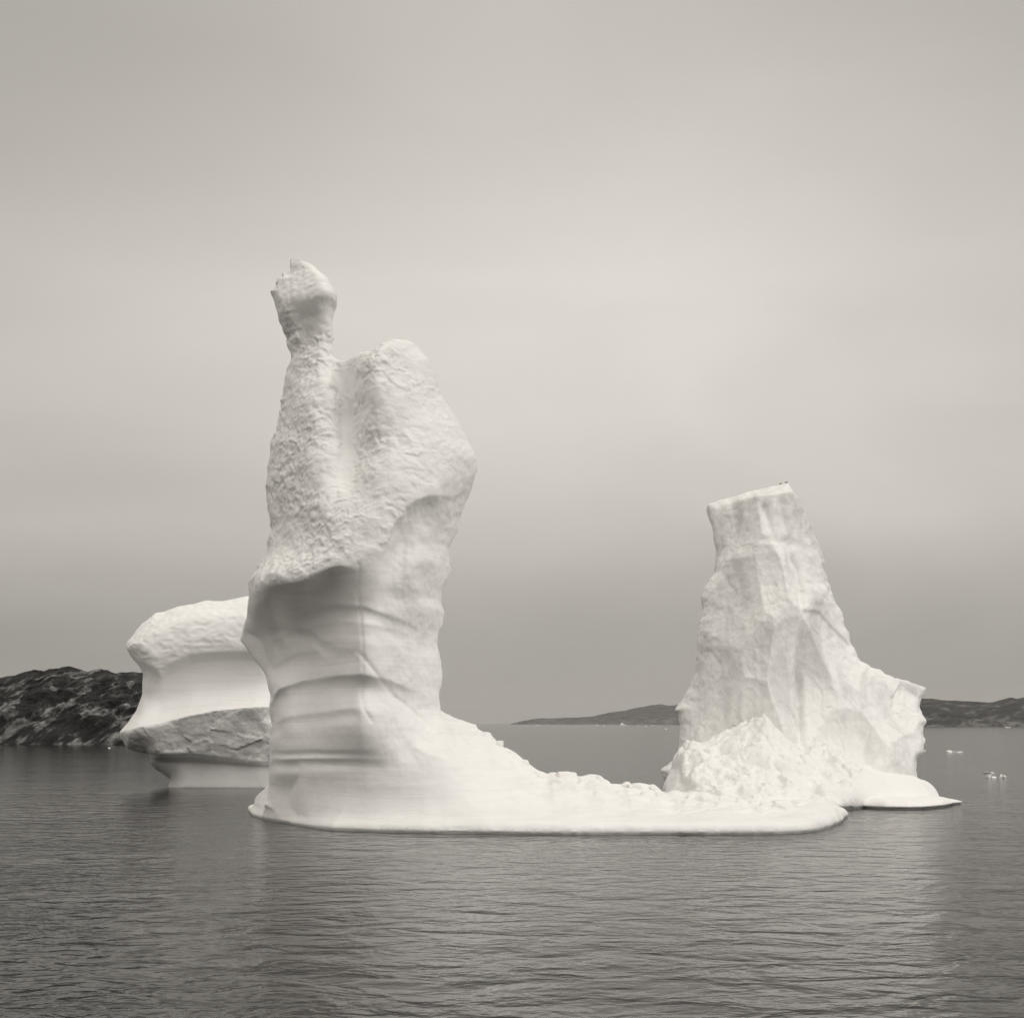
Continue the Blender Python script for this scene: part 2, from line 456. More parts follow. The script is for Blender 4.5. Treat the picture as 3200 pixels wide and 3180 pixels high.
def tower1_T(px, py):
    T = tps(CTRL1, px, py)
    T = T + overhang(px, py, LIP, 6.2, 105, 420, 770, 1185, 5, 235) * (.10 + .90 * sstep(840, 940, px))
    T = T + overhang(px, py, RLIP, 2.0, 50, 160, 1262, 1490, 80, 5)
    T = T + overhang(px, py, [(860,1962),(900,1927),(960,1907),(1060,1890),(1140,1897),(1250,1937),(1320,1968),(1400,2010)], .6, 22, 60, 860, 1500, 30, 330)
    T = T + overhang(px, py, [(870,1996),(900,1980),(1000,1950),(1060,1938),(1150,1952),(1250,1972),(1380,2034)], .45, 22, 45, 870, 1480, 30, 330)
    T = T + overhang(px, py, [(900,1962),(930,1958),(975,1972),(1010,2000),(1050,2010)], .8, 22, 30, 905, 1060, 30, 50)
    T = T + overhang(px, py, [(858,2078),(930,2042),(1050,2025),(1110,2030),(1135,2050)], .4, 22, 60, 860, 1150, 20, 60)
    T = T + overhang(px, py, [(842,2196),(870,2154),(950,2127),(1050,2112),(1130,2108),(1220,2125),(1380,2192)], 1.5, 34, 85, 840, 1460, 20, 340)
    T = T + overhang(px, py, [(860,2254),(900,2240),(1000,2226),(1100,2214),(1160,2216)], .35, 14, 40, 860, 1165, 20, 90)
    T = T + overhang(px, py, [(840,2345),(1000,2342),(1250,2350)], .4, 14, 14, 838, 1240, 20, 220)
    T = T + overhang(px, py, [(840,2374),(1000,2369),(1150,2368),(1250,2376)], .6, 16, 30, 838, 1260, 20, 230)
    T = T + overhang(px, py, [(840,2424),(1250,2430)], .5, 34, 60, 838, 1230, 20, 230)
    # corner between the shaded and the open face of the column
    kw = sstep(1880, 1980, py) * (1 - sstep(2260, 2420, py)) * sstep(900, 1000, px) * (1 - sstep(1260, 1380, px))
    T = T + kw * (1.3 - .013 * np.sqrt((px - 1135) ** 2 + 16.))
    # cracks
    T = T + groove(px, py, [(1128,1770),(1122,1850),(1130,1930),(1137,2020),(1139,2100),(1133,2170),(1142,2215),(1165,2250)], .20, 6)
    T = T + groove(px, py, [(1115,2035),(1137,2052),(1180,2105),(1205,2138),(1235,2178)], .22, 6)
    T = T + groove(px, py, [(1235,2178),(1262,2196),(1300,2228),(1338,2268)], .42, 6)
    T = T + groove(px, py, [(1352,2200),(1350,2235),(1360,2262)], .2, 6)
    # fin between the trough and the right-hand hump
    # left-facing plate, then the smooth trough cut in behind the finger
    pl = sstep(1085, 1172, px) * (1 - sstep(1172, 1260, px)) * (1 - sstep(1210, 1400, py))
    T = T + 2.0 * pl
    T = T - 1.0 * sstep(1036, 1060, px) * (1 - sstep(1075, 1125, px)) * (1 - sstep(1225, 1250, py))
    T = T - 1.0 * sstep(1048, 1074, px) * (1 - sstep(1090, 1160, px)) * sstep(1220, 1270, py) * (1 - sstep(1430, 1560, py))
    T = T + step_line(px, py, [(1040,1215),(1065,1232),(1090,1246)], .7, 60, 5, 1035, 1095, 15, 10)
    return T

def foot_fields():
    front = [(768,2528),(785,2549),(830,2563),(894,2573),(952,2584),(1035,2594),(1160,2599),(1408,2604),(1574,2605),(1705,2607),(2000,2607),
             (2200,2607),(2435,2606),(2500,2603),(2559,2596),(2605,2584),(2632,2570),(2648,2556),(2655,2546)]
    fx, fy = ground([p[0] for p in front], [p[1] for p in front], 0.0)
    poly = list(zip(fx, fy))
    for (px, Y) in [(2648,194),(2560,203),(2400,208),(2250,205),(2100,199),(1900,194),(1700,192),(1400,196),(1100,201),(900,205),(800,208),(772,205)]:
        X, _ = at(px, 2500, Y); poly.append((float(X), Y))
    return poly

RIDGE = [(740,2540),(765,2518),(794,2484),(827,2462),(860,2430),(950,2400),(1100,2340),(1250,2280),(1373,2238),(1394,2245),(1431,2256),(1458,2264),(1486,2276),(1510,2281),
 (1533,2288),(1550,2312),(1575,2330),(1596,2346),(1621,2364),(1645,2388),(1673,2409),(1690,2419),(1712,2420),(1724,2410),(1766,2405),(1798,2409),
 (1806,2420),(1822,2428),(1859,2427),(1878,2433),(1890,2444),(1920,2449),(1945,2450),(1952,2442),(1975,2444),(2045,2450),(2057,2460),(2076,2476),(2115,2473),(2129,2474),
 (2200,2472),(2300,2484),(2400,2496),(2500,2504),(2600,2512),(2640,2525),(2665,2545)]

def pxr_(X, Y): return proj(X, Y, Y * 0 + 3.)[0]

def build_main():
    h = .175; Yr = 181.0
    X0, X1, Y0_, Y1_, Z0, Z1 = -39., 46., 152., 211., -1.6, 71.5
    xs = np.arange(X0, X1, h); ys_ = np.arange(Y0_, Y1_, h); zs = np.arange(Z0, Z1, h)
    V = np.full((len(xs), len(ys_), len(zs)), 1.0, np.float32)
    # tower block
    ix = slice(0, int((-1. - X0) / h)); iy = slice(int((154. - Y0_) / h), int((199. - Y0_) / h))
    tx = xs[ix]; ty = ys_[iy]
    XX, ZZ = np.meshgrid(tx, zs, indexing='ij')
    n2 = fbm(np.stack([XX.ravel() * .5, np.zeros(XX.size), ZZ.ravel() * .5], 1), 4).reshape(XX.shape)
    YC = ycx(XX)
    sd = poly_sd(XX, ZZ, to_body(SIL1)) + n2 * .12
    px, py = proj(XX, YC, ZZ)
    T = tower1_T(px, py)
    px, py = proj(XX, YC - np.clip(T, 1, 13) * .85, ZZ)
    T = np.clip(tower1_T(px, py), np.where(py < 900, 1.5, .6), 14)
    T = T * (1 - .05 * np.clip(5. - ZZ, 0, 6))
    Tb = np.clip(tps([(x, y, t * .85 + .6) for x, y, t in CTRL1], px, py), 1.5, 12)
    R = np.clip(1.0 + (py - 830) * .006, .9, 4.0)
    Vt = sheet_F(tx, ty, zs, YC[:, None, :], sd, T, Tb, R).astype(np.float32)
    V[ix, iy, :] = np.maximum(Vt, -3)
    # outside the tower block but near it, value stays positive
    # foot block
    kz = slice(0, int((17. - Z0) / h)); zf = zs[kz]
    XX, YY = np.meshgrid(xs, ys_, indexing='ij')
    d = poly_sd(XX, YY, foot_fields())
    P2 = np.stack([XX.ravel() * .09, YY.ravel() * .09, np.zeros(XX.size)], 1)
    d = d + fbm(P2 * 2.5, 4).reshape(XX.shape) * (.06 + .24 * sstep(1000, 1500, pxr_(XX, YY)))
    Yr = Yr + 13. * sstep(-24., -35., XX)
    pxr, _ = proj(XX, Yr, np.full(XX.shape, 4.))
    rl = np.array(RIDGE, float); pyr = np.interp(pxr, rl[:, 0], rl[:, 1])
    _, Zr = at(pxr, pyr, Yr)
    fl = np.array(foot_fields()[:19])
    Ye = np.interp(XX, fl[:, 0], fl[:, 1])
    t = np.clip((YY - Ye) / np.maximum(Yr - Ye, 3.), 0, 1)
    k = 1.0 + .7 * sstep(1500, 1300, pxr) * sstep(800, 1000, pxr)
    th_ = .75 + .40 * sstep(900, 1300, pxr)
    toe = th_ * np.sqrt(1 - (1 - np.clip(d / 2.8, 0, 1)) ** 2)
    rise = np.maximum(Zr - th_, 0) * (t ** (1.15 * k))
    colp = [(-31,186),(-30.6,183),(-29,180),(-25.5,175.8),(-21,171.8),(-16,168.6),(-10,167.6),(-4,169),(-1,173),(-1,186),(-15,188),(-29,186)]
    dc = np.maximum(-poly_sd(XX, YY, colp), 0)
    fr = np.clip(d, 0, 99) / (np.clip(d, 0, 99) + dc + 1e-3)
    skirt = 5.4 * fr ** 1.9 * sstep(2., -9., XX)
    back = sstep(Yr + 14, Yr + .8, YY)
    Hh = toe + rise * back
    Hh = -smin(-Hh, -(toe + skirt), 1.2)
    Hh = np.where(d < .6, np.minimum(Hh, toe + 1.2 * np.clip(d, 0, 1)), Hh)
    # blocky broken crest and lumpy snow
    w = worley(np.stack([XX.ravel() * .55, YY.ravel() * .55, np.zeros(XX.size)], 1))
    lump = ((w[2] - .5) * 1.0 - w[0] * .5).reshape(XX.shape)
    crest = sstep(.55, .9, t) * sstep(1380, 1520, pxr)
    right = sstep(1700, 2150, pxr) * sstep(.12, .5, t)
    soft = fbm(P2 * 1.6, 4).reshape(XX.shape)
    Hh = Hh + lump * (.55 * crest + .35 * right) * sstep(2., 6., d) + soft * (.12 + .38 * sstep(1200, 1700, pxr)) * sstep(1., 5., d)
    under = np.clip((.30 - zf) / .30, 0, 1) * .35              # waterline notch
    Fz = (zf[None, None, :] - Hh[:, :, None]) * .75
    Fd = -(d[:, :, None] - under[None, None, :])
    Ff = np.maximum(Fz, Fd).astype(np.float32)
    tw = V[:, :, kz].copy(); tw[tw > .99] = 6.0
    tw = np.where(V[:, :, kz] == 1.0, 6.0, V[:, :, kz]).astype(np.float32)
    kk = 3.2 * sstep(17., 11., zf)[None, None, :] + .05
    low = np.maximum(smin(tw, Fz.astype(np.float32), kk), Fd - 4. * sstep(1.2, 5., zf)[None, None, :])
    V[:, :, kz] = np.clip(low, -3, 3)
    V[:, :, 0] = 1.0; V[0] = 1; V[-1] = 1; V[:, 0] = 1; V[:, -1] = 1
    P, Q = surface_nets(V, (X0, Y0_, Z0), h)
    P = relax(P, Q, 2, .4)
    N = vnormals(P, Q)
    px, py = proj(P[:, 0], P[:, 1], P[:, 2])
    lipy = np.interp(px, [p[0] for p in LIP] + [1260, 1300, 1500], [p[1] for p in LIP] + [1640, 1560, 1480])
    frontish = P[:, 1] < ycx(P[:, 0]) + 2
    upper = np.where(frontish, sstep(4, -45, py - lipy), sstep(1900, 1800, py))
    leftish = 1 - .55 * sstep(1150, 1350, px)
    Pa = P * np.array([.62, .8, 1.05])
    Pa = Pa + .55 * np.stack([fbm(P * .5 + 3, 2), fbm(P * .5 + 9, 2), fbm(P * .5 + 21, 2)], 1)
    n1 = fbm(Pa * .8, 3, .55)
    Pb = Pa * 1.25 + 11; Pb[:, 2] += .75 * n1
    n2 = fbm(Pb, 5, .58)
    w = worley(Pa * 1.35 + .3)
    pits = np.minimum(w[0], .62) ** 2 - .2
    n = fbm(P * .22, 3)
    big = sstep(-.35, .45, fbm(P * .16 + 40, 2))
    hd = 1 - .55 * sstep(1060, 980, py)
    disp = upper * leftish * hd * ((.09 + .13 * big) * n2 + (.05 + .13 * big) * pits + n * .30)
    rt = sstep(1130, 1260, px) * (1 - upper) * sstep(2500, 2300, py)
    w = worley(P * np.array([.16, .16, .10]) + 4)
    disp += rt * .20 * fbm(P * np.array([.4, .4, .36]), 4) + (1 - upper) * n * .08
    trough = sstep(1060, 1080, px) * sstep(1114, 1098, px) * sstep(1120, 1180, py) * sstep(1600, 1480, py)
    disp *= 1 - .85 * trough * frontish
    fin = sstep(1000, 900, py)
    disp += fin * .06 * gnoise(P * 1.3)
    P = P + N * disp[:, None]
    P = relax(P, Q, 1, .12)
    N = vnormals(P, Q)
    return P, Q, N

P, Q, N = build_main()
root1 = empty('iceberg', (-8, 176, 0))
tag(root1, 'tall iceberg with a raised finger-like pinnacle, banded column and long low snow foot', 'iceberg')
fc = P[Q].mean(1); fpx, fpy = proj(fc[:, 0], fc[:, 1], fc[:, 2])
base_y = np.interp(fpx, [760, 845, 1150, 1300, 1395, 1500], [2470, 2440, 2440, 2330, 2246, 2150])
foot = (fpy > base_y)
up = ~foot & (fpy < np.interp(fpx, [p[0] for p in LIP] + [1260, 1300, 1500], [p[1] for p in LIP] + [1640, 1560, 1480]))
LOC1 = (-8, 176, 0)
quad_mesh('snow_foot', P, Q[foot], M_STRATA, root1, N, LOC1)['label'] = 'low smooth snow foot running right from the column'
quad_mesh('banded_column', P, Q[~foot & ~up], M_STRATA, root1, N, LOC1)['label'] = 'smooth column with curved melt bands'
quad_mesh('pinnacle', P, Q[up], M_ROUGH, root1, N, LOC1)['label'] = 'pitted upper pinnacle with a knobbed finger'

# broken blocks on the crest of the foot
def block_mesh(name, sx, sy, sz, seed, mat, parent=None, loc=(0, 0, 0), round_=.8, n=16):
    r = random.Random(seed); bm = bmesh.new()
    for _ in range(n):
        v = Vector((r.uniform(-1, 1), r.uniform(-1, 1), r.uniform(-1, 1)))
        m = max(abs(v.x), abs(v.y), abs(v.z)); l = v.length
        v = v / (m * round_ + l * (1 - round_))
        bm.verts.new((v.x * sx / 2, v.y * sy / 2, v.z * sz / 2))
    res = bmesh.ops.convex_hull(bm, input=bm.verts)
    junk = [g for g in res['geom_interior'] + res['geom_unused'] if isinstance(g, bmesh.types.BMVert)]
    if junk: bmesh.ops.delete(bm, geom=list(set(junk)), context='VERTS')
    bmesh.ops.bevel(bm, geom=list(bm.edges), offset=.06 * min(sx, sz), segments=2, affect='EDGES', profile=.6, clamp_overlap=True)
    for v in bm.verts: v.co.x = max(-sx * .6, min(sx * .6, v.co.x)); v.co.y = max(-sy * .6, min(sy * .6, v.co.y)); v.co.z = max(-sz * .6, min(sz * .6, v.co.z))
    me = bpy.data.meshes.new(name); bm.to_mesh(me); bm.free(); me.materials.append(mat)
    me.polygons.foreach_set('use_smooth', np.ones(len(me.polygons), bool))
    o = link(bpy.data.objects.new(name, me), parent); o.location = loc
    return o

for i, (px_, py_, w_, h_) in enumerate([(1562,2314,24,18),(1590,2344,18,14),(1606,2352,16,14),(1640,2378,26,24),(1662,2400,18,14),(1735,2414,24,16),(1766,2411,50,18),(1792,2414,22,16),
        (1832,2430,12,10),(1852,2428,24,14),(1870,2432,18,14),(1958,2446,28,20),(1972,2450,14,14),(1996,2450,20,12),(2022,2454,18,12),(2040,2453,22,16),(2084,2476,12,8),
        (2112,2473,14,8),(1500,2280,18,8),(1618,2366,14,12)]):
    X, Z = at(px_, py_, 181.); s = 181 / F
    block_mesh('snow_block', w_ * s * 1.15, w_ * s, h_ * s * 1.25, 40 + i, M_SNOW, root1, (float(X) + 8, 5.0 + (i % 3) * .4, float(Z) - .32), .3, 26)

for i, (px_, py_, w_, h_) in enumerate([(928,834,42,52),(900,868,34,30),(880,890,34,26)]):
    Xb, Z = at(px_, py_, 183.5); s = 183.5 / F
    block_mesh('ice_tooth', w_ * s, w_ * s * 1.3, h_ * s, 70 + i, M_ROUGH, root1, (float(Xb) + 8, 6.6, float(Z)), .2, 22)

# ------------------------------------------------------------------ right-hand berg
YC2 = 243.0
SIL2 = [(2209,1577),(2284,1553),(2378,1527),(2462,1509),(2468,1520),(2479,1539),(2500,1572),(2519,1614),(2542,1670),(2566,1722),(2573,1750),(2580,1797),(2589,1844),
 (2612,1891),(2636,1942),(2650,1989),(2655,2017),(2676,2055),(2697,2076),(2753,2102),(2800,2116),(2847,2132),(2893,2148),(2889,2167),(2877,2184),(2873,2205),
 (2880,2233),(2889,2252),(2880,2270),(2882,2294),(2888,2318),(2882,2330),(2870,2361),(2848,2380),(2845,2411),(2845,2520),(2100,2520),(2085,2440),(2071,2409),
 (2093,2390),(2118,2367),(2127,2336),(2132,2294),(2134,2252),(2127,2228),(2112,2219),(2125,2195),(2144,2184),(2151,2162),(2167,2130),(2180,2092),
 (2181,2036),(2184,1989),(2191,1942),(2202,1900),(2196,1862),(2200,1830),(2214,1811),(2237,1787),(2242,1755),(2240,1712),(2235,1675),(2228,1637),(2212,1595)]
CTRL2 = [(2225,1600,1.5),(2300,1600,6.4),(2380,1580,7.6),(2440,1600,7.4),(2480,1620,5.6),(2260,1700,3.4),(2330,1720,6.6),(2420,1730,9.0),(2470,1740,9.0),(2530,1750,6.0),
 (2220,1850,4.0),(2290,1850,8.0),(2400,1850,10.2),(2495,1850,10.4),(2550,1850,7.8),(2210,1980,4.6),(2300,2000,9.6),(2420,2000,11.6),(2490,2000,11.6),(2570,1960,9.6),(2610,2000,7.2),
 (2200,2100,5.2),(2290,2120,9.8),(2400,2130,12.4),(2490,2130,12.2),(2600,2100,10.4),(2670,2110,7.4),(2160,2220,5.4),(2240,2240,8.2),(2330,2240,11.0),(2400,2230,13.0),(2490,2240,13.0),
 (2620,2220,11.0),(2740,2180,7.8),(2820,2180,6.6),(2860,2200,4.2),(2150,2330,5.6),(2230,2340,8.4),(2320,2340,11.6),(2490,2340,13.6),(2640,2330,12.),(2760,2300,9.6),(2840,2300,6.6),
 (2200,2450,9.),(2500,2450,14.),(2800,2440,10.)]
_fr = np.random.default_rng(23)
_cx = _fr.uniform(2050, 2920, 230); _cy = _fr.uniform(1490, 2540, 230)
_ct = tps(CTRL2, _cx, _cy)
_gx = (tps(CTRL2, _cx + 25, _cy) - tps(CTRL2, _cx - 25, _cy)) / 50 + _fr.normal(0, .019, 230)
_gy = (tps(CTRL2, _cx, _cy + 40) - tps(CTRL2, _cx, _cy - 40)) / 80 + _fr.normal(0, .012, 230)
def tower2_T(px, py):
    base = tps(CTRL2, px, py)
    # conchoidal fracture faces meeting in crisp ridges
    fac = np.full(px.shape, 99.)
    for i in range(len(_cx)):
        dx = px - _cx[i]; dy = py - _cy[i]
        fac = np.minimum(fac, _ct[i] + _gx[i] * dx + _gy[i] * dy + 1.7e-4 * dx * dx + .8e-4 * dy * dy)
    T = .15 * base + .85 * (fac + .8)
    T = T + groove(px, py, [(2455,1690),(2472,1745),(2487,1775),(2503,1850),(2506,1920),(2488,2010),(2482,2060),(2490,2140),(2492,2200),(2498,2330)], 1.0, 11)
    T = T + groove(px, py, [(2430,1540),(2445,1620),(2470,1700)], .7, 14)
    T = T + groove(px, py, [(2284,1560),(2305,1630),(2312,1710)], .5, 14)
    T = T + groove(px, py, [(2385,1590),(2405,1650),(2415,1690)], .4, 10)
    T = T + step_line(px, py, [(2230,1690),(2270,1735),(2310,1715),(2360,1700),(2400,1690),(2460,1700)], 0.0, 90)
    T = T - step_line(px, py, [(2225,1760),(2280,1740),(2330,1700),(2400,1696),(2460,1706)], .4, 260, 10, 2225, 2465, 5, 20)
    T = T + step_line(px, py, [(2490,1905),(2560,1912),(2600,1960),(2650,2010),(2680,2060)], .45, 120, 6, 2520, 2680, 30, 30)
    T = T + step_line(px, py, [(2180,2040),(2220,2030),(2262,2090)], .9, 70, 6, 2180, 2262, 5, 12)
    T = T + step_line(px, py, [(2790,2180),(2820,2128),(2870,2160)], 1.3, 80, 6, 2795, 2870, 15, 15)
    l = np.array([(2209,1577),(2284,1553),(2378,1527),(2462,1509)], float)
    tb = py - np.interp(px, l[:, 0], l[:, 1])
    wd = np.interp(px, [2209, 2300, 2470], [10, 18, 30])
    T = T * (1 - .55 * np.clip(1 - tb / wd, 0, 1))
    return T

def build_right():
    h = .2
    X0, X1, Y0_, Y1_, Z0, Z1 = 22., 73., 226., 262., -1.6, 54.
    xs = np.arange(X0, X1, h); ys_ = np.arange(Y0_, Y1_, h); zs = np.arange(Z0, Z1, h)
    XX, ZZ = np.meshgrid(xs, zs, indexing='ij')
    n2 = fbm(np.stack([XX.ravel() * .35, np.zeros(XX.size), ZZ.ravel() * .35], 1), 5).reshape(XX.shape)
    px, py = proj(XX, YC2 + 0 * XX, ZZ)
    edge = sstep(1620, 1800, py)
    sd = poly_sd(XX, ZZ, to_plane(SIL2, YC2)) + n2 * (.12 + .25 * edge)
    T = tower2_T(px, py)
    px, py = proj(XX, YC2 - np.clip(T, 1, 14) * .85, ZZ)
    T = np.clip(tower2_T(px, py), 1., 15)
    Tb = np.clip(T * 0 + 6.5 + (py - 1600) * .006, 3, 11)
    V = sheet_F(xs, ys_, zs, YC2, sd, T, Tb, 2.2).astype(np.float32)
    V[:, :, 0] = 1; V[0] = 1; V[-1] = 1; V[:, 0] = 1; V[:, -1] = 1
    P, Q = surface_nets(V, (X0, Y0_, Z0), h); P = relax(P, Q, 1, .4); N = vnormals(P, Q)
    # chipped planar facets, vertical flutes
    wv = .5 * np.stack([gnoise(P * .3), gnoise(P * .3 + 7), gnoise(P * .3 + 15)], 1)
    w = worley(P * np.array([.20, .20, .11]) + wv)
    pl = (w[3] * w[4]).sum(1)
    w2 = worley(P * np.array([.5, .5, .32]) + wv * 1.3 + 8)
    pl2 = (w2[3] * w2[4]).sum(1)
    fl = gnoise(P * np.array([.9, .9, .08]))
    px, py = proj(P[:, 0], P[:, 1], P[:, 2])
    a = .45 + .55 * sstep(1560, 1760, py)
    P = P + N * (a * (pl * .10 + pl2 * .10 + fl * .08) + .10 * fbm(P * .7, 4))[:, None]
    P = relax(P, Q, 1, .1)
    return P, Q, vnormals(P, Q)

root2 = empty('iceberg', (47, 240, 0))
tag(root2, 'iceberg with slanting flat top, fractured face and a mound of rubble at its base', 'iceberg')
LOC2 = (47, 240, 0)
P, Q, N = build_right()
tower2 = quad_mesh('ice_tower', P, Q, M_FACET, root2, None, LOC2)

def rubble():
    h = .24; Yr = 222.
    X0, X1, Y0_, Y1_, Z0, Z1 = 21., 68., 198., 236., -1.2, 15.
    xs = np.arange(X0, X1, h); ys_ = np.arange(Y0_, Y1_, h); zs = np.arange(Z0, Z1, h)
    XX, YY = np.meshgrid(xs, ys_, indexing='ij')
    sil = [(2060,2470),(2075,2432),(2093,2420),(2118,2400),(2122,2378),(2130,2355),(2149,2342),(2165,2322),(2186,2322),(2202,2330),(2248,2318),(2298,2293),(2342,2272),(2380,2252),(2398,2247),
       (2435,2283),(2472,2320),(2528,2340),(2570,2335),(2596,2322),(2612,2350),(2627,2369),(2665,2365),(2702,2384),(2745,2408),(2795,2417),(2860,2424),(2888,2432),(2913,2452),(2935,2476),(2945,2500)]
    s = np.array(sil, float)
    pxr, _ = proj(XX, YY * 0 + Yr, YY * 0 + 6.)
    px_, _ = proj(XX, YY, YY * 0 + 4.)
    pyr = np.interp(pxr, s[:, 0], s[:, 1]); _, Zr = at(pxr, pyr, Yr)
    poly = []
    for px, Y in [(2076,224),(2085,216),(2150,207),(2300,203),(2450,203),(2600,205),(2700,210),(2760,216),(2860,218),(2915,220.5),(2938,225),(2935,231),(2800,234),(2500,235),(2200,235),(2085,232)]:
        X, _z = at(px, 2480, Y); poly.append((float(X), Y))
    d = poly_sd(XX, YY, poly)
    d = d + .5 * fbm(np.stack([XX.ravel() * .3, YY.ravel() * .3, XX.ravel() * 0], 1), 4).reshape(XX.shape) * sstep(2850, 2600, pxr)
    Ye = np.interp(pxr, [2060, 2150, 2300, 2600, 2860, 2940], [217, 207, 203, 205, 213, 224])
    t = np.clip((YY - Ye) / (Yr - Ye + .1), 0, 1)
    smooth_lobe = sstep(2660, 2740, pxr)
    toe = (1.4 + 2.0 * smooth_lobe) * np.sqrt(1 - (1 - np.clip(d / (2.4 + smooth_lobe), 0, 1)) ** 2)
    Hh = toe + np.maximum(Zr - 1.4 - 2.0 * smooth_lobe, 0) * t ** (1.15 - .4 * smooth_lobe)
    P3 = np.stack([XX.ravel(), YY.ravel(), Hh.ravel() * .6], 1)
    wv = .45 * np.stack([gnoise(P3 * .5), gnoise(P3 * .5 + 9), gnoise(P3 * .5 + 31)], 1)
    w = worley(P3 * .40 + wv); w2 = worley(P3 * 1.0 + wv + 3)
    lump = (w[2] - .5) * .8 + (.5 - w[0]) * .45 + (w[3] * w[4]).sum(1) * .35 + (w2[2] - .5) * .22 + (.5 - w2[0]) * .2 + .8 * fbm(P3 * .22 + 7, 6, .62)
    Hh = Hh + lump.reshape(XX.shape) * (1 - .93 * smooth_lobe) * sstep(.2, 2.5, d)
    Fz = (zs[None, None, :] - Hh[:, :, None]) * .7
    V = np.maximum(Fz, -d[:, :, None] + np.clip((.4 - zs) / .4, 0, 1) * .6).astype(np.float32)
    V[:, :, 0] = 1; V[0] = 1; V[-1] = 1; V[:, 0] = 1; V[:, -1] = 1
    P, Q = surface_nets(V, (X0, Y0_, Z0), h); P = relax(P, Q, 1, .3)
    return P, Q, (lambda px: sstep(2660, 2740, px))
P, Q, _ = rubble()
fc = P[Q].mean(1); fpx, fpy = proj(fc[:, 0], fc[:, 1], fc[:, 2]); N = vnormals(P, Q)
lobe = fpx > 2700
quad_mesh('rubble_mound', P, Q[~lobe], M_RUBBLE, root2, N, LOC2)
quad_mesh('ice_lobe', P, Q[lobe], M_SNOW, root2, N, LOC2)['label'] = 'rounded smooth lobe at the right end of the rubble'

def pancake(name, front, back, height, mat, parent, loc, h=.2, edge=2.0, seed=0., notch=.7):
    """low rounded shelf on the water from its plan outline"""
    poly = [tuple(float(c) for c in ground(a, b, 0.)) for a, b in front]
    poly += [(float(at(a, 2480, Y)[0]), float(Y)) for a, Y in back]
    A = np.array(poly); x0, y0 = A.min(0) - 1.2; x1, y1 = A.max(0) + 1.2
    xs = np.arange(x0, x1, h); ys_ = np.arange(y0, y1, h); zs = np.arange(-.9, height * 1.6, h * .7)
    XX, YY = np.meshgrid(xs, ys_, indexing='ij')
    nn = fbm(np.stack([XX.ravel() * .2 + seed, YY.ravel() * .2, 0 * XX.ravel()], 1), 3).reshape(XX.shape)
    d = poly_sd(XX, YY, poly) + .25 * nn
    Hh = height * np.sqrt(1 - (1 - np.clip(d / edge, 0, 1)) ** 2) * (1 + .15 * nn)
    V = np.maximum((zs[None, None, :] - Hh[:, :, None]) * .8, -d[:, :, None] + np.clip((.4 - zs) / .4, 0, 1) * notch).astype(np.float32)
    V[:, :, 0] = 1; V[0] = 1; V[-1] = 1; V[:, 0] = 1; V[:, -1] = 1
    P, Q = surface_nets(V, (xs[0], ys_[0], zs[0]), 1.0) if False else surface_nets_aniso(V, (xs[0], ys_[0], zs[0]), (h, h, h * .7))
    P = relax(P, Q, 1, .4)
    return quad_mesh(name, P, Q, mat, parent, None, loc)

def surface_nets_aniso(V, org, hh):
    P, Q = surface_nets(V, (0, 0, 0), 1.0)
    return P * np.array(hh) + np.array(org), Q

o = pancake('ice_shelf', [(2640,2520),(2700,2525),(2770,2528),(2838,2529),(2885,2528),(2925,2525),(2955,2521),(2978,2517),(2992,2513)], [(2985,219),(2900,222),(2700,222),(2600,215)], 1.35, M_SNOW, root2, LOC2, edge=2.6)
o['label'] = 'long flat shelf just above the water'
o = pancake('ice_shelf', [(2930,2513),(2985,2514),(3018,2511),(3030,2507)], [(3000,223),(2920,227),(2880,224)], .75, M_SNOW, root2, LOC2, edge=1.8, seed=4)
o['label'] = 'small pointed shelf at the far right tip'

# ------------------------------------------------------------------ left-hand berg behind
YC3 = 288.0
SIL3 = [(385,2286),(430,2222),(448,2172),(450,2110),(443,2090),(430,2070),(412,2046),(404,2030),(405,2010),(412,1992),(440,1958),(460,1938),(485,1916),(520,1910),(560,1896),
 (600,1888),(640,1877),(700,1873),(775,1860),(840,1850),(900,1868),(930,1950),(915,2060),(910,2200),(950,2290),(945,2340),(910,2390),(930,2450),(930,2520),(530,2520),
 (535,2452),(542,2436),(520,2420),(495,2405),(478,2388),(476,2372),(478,2356),(440,2350),(418,2344),(400,2318)]
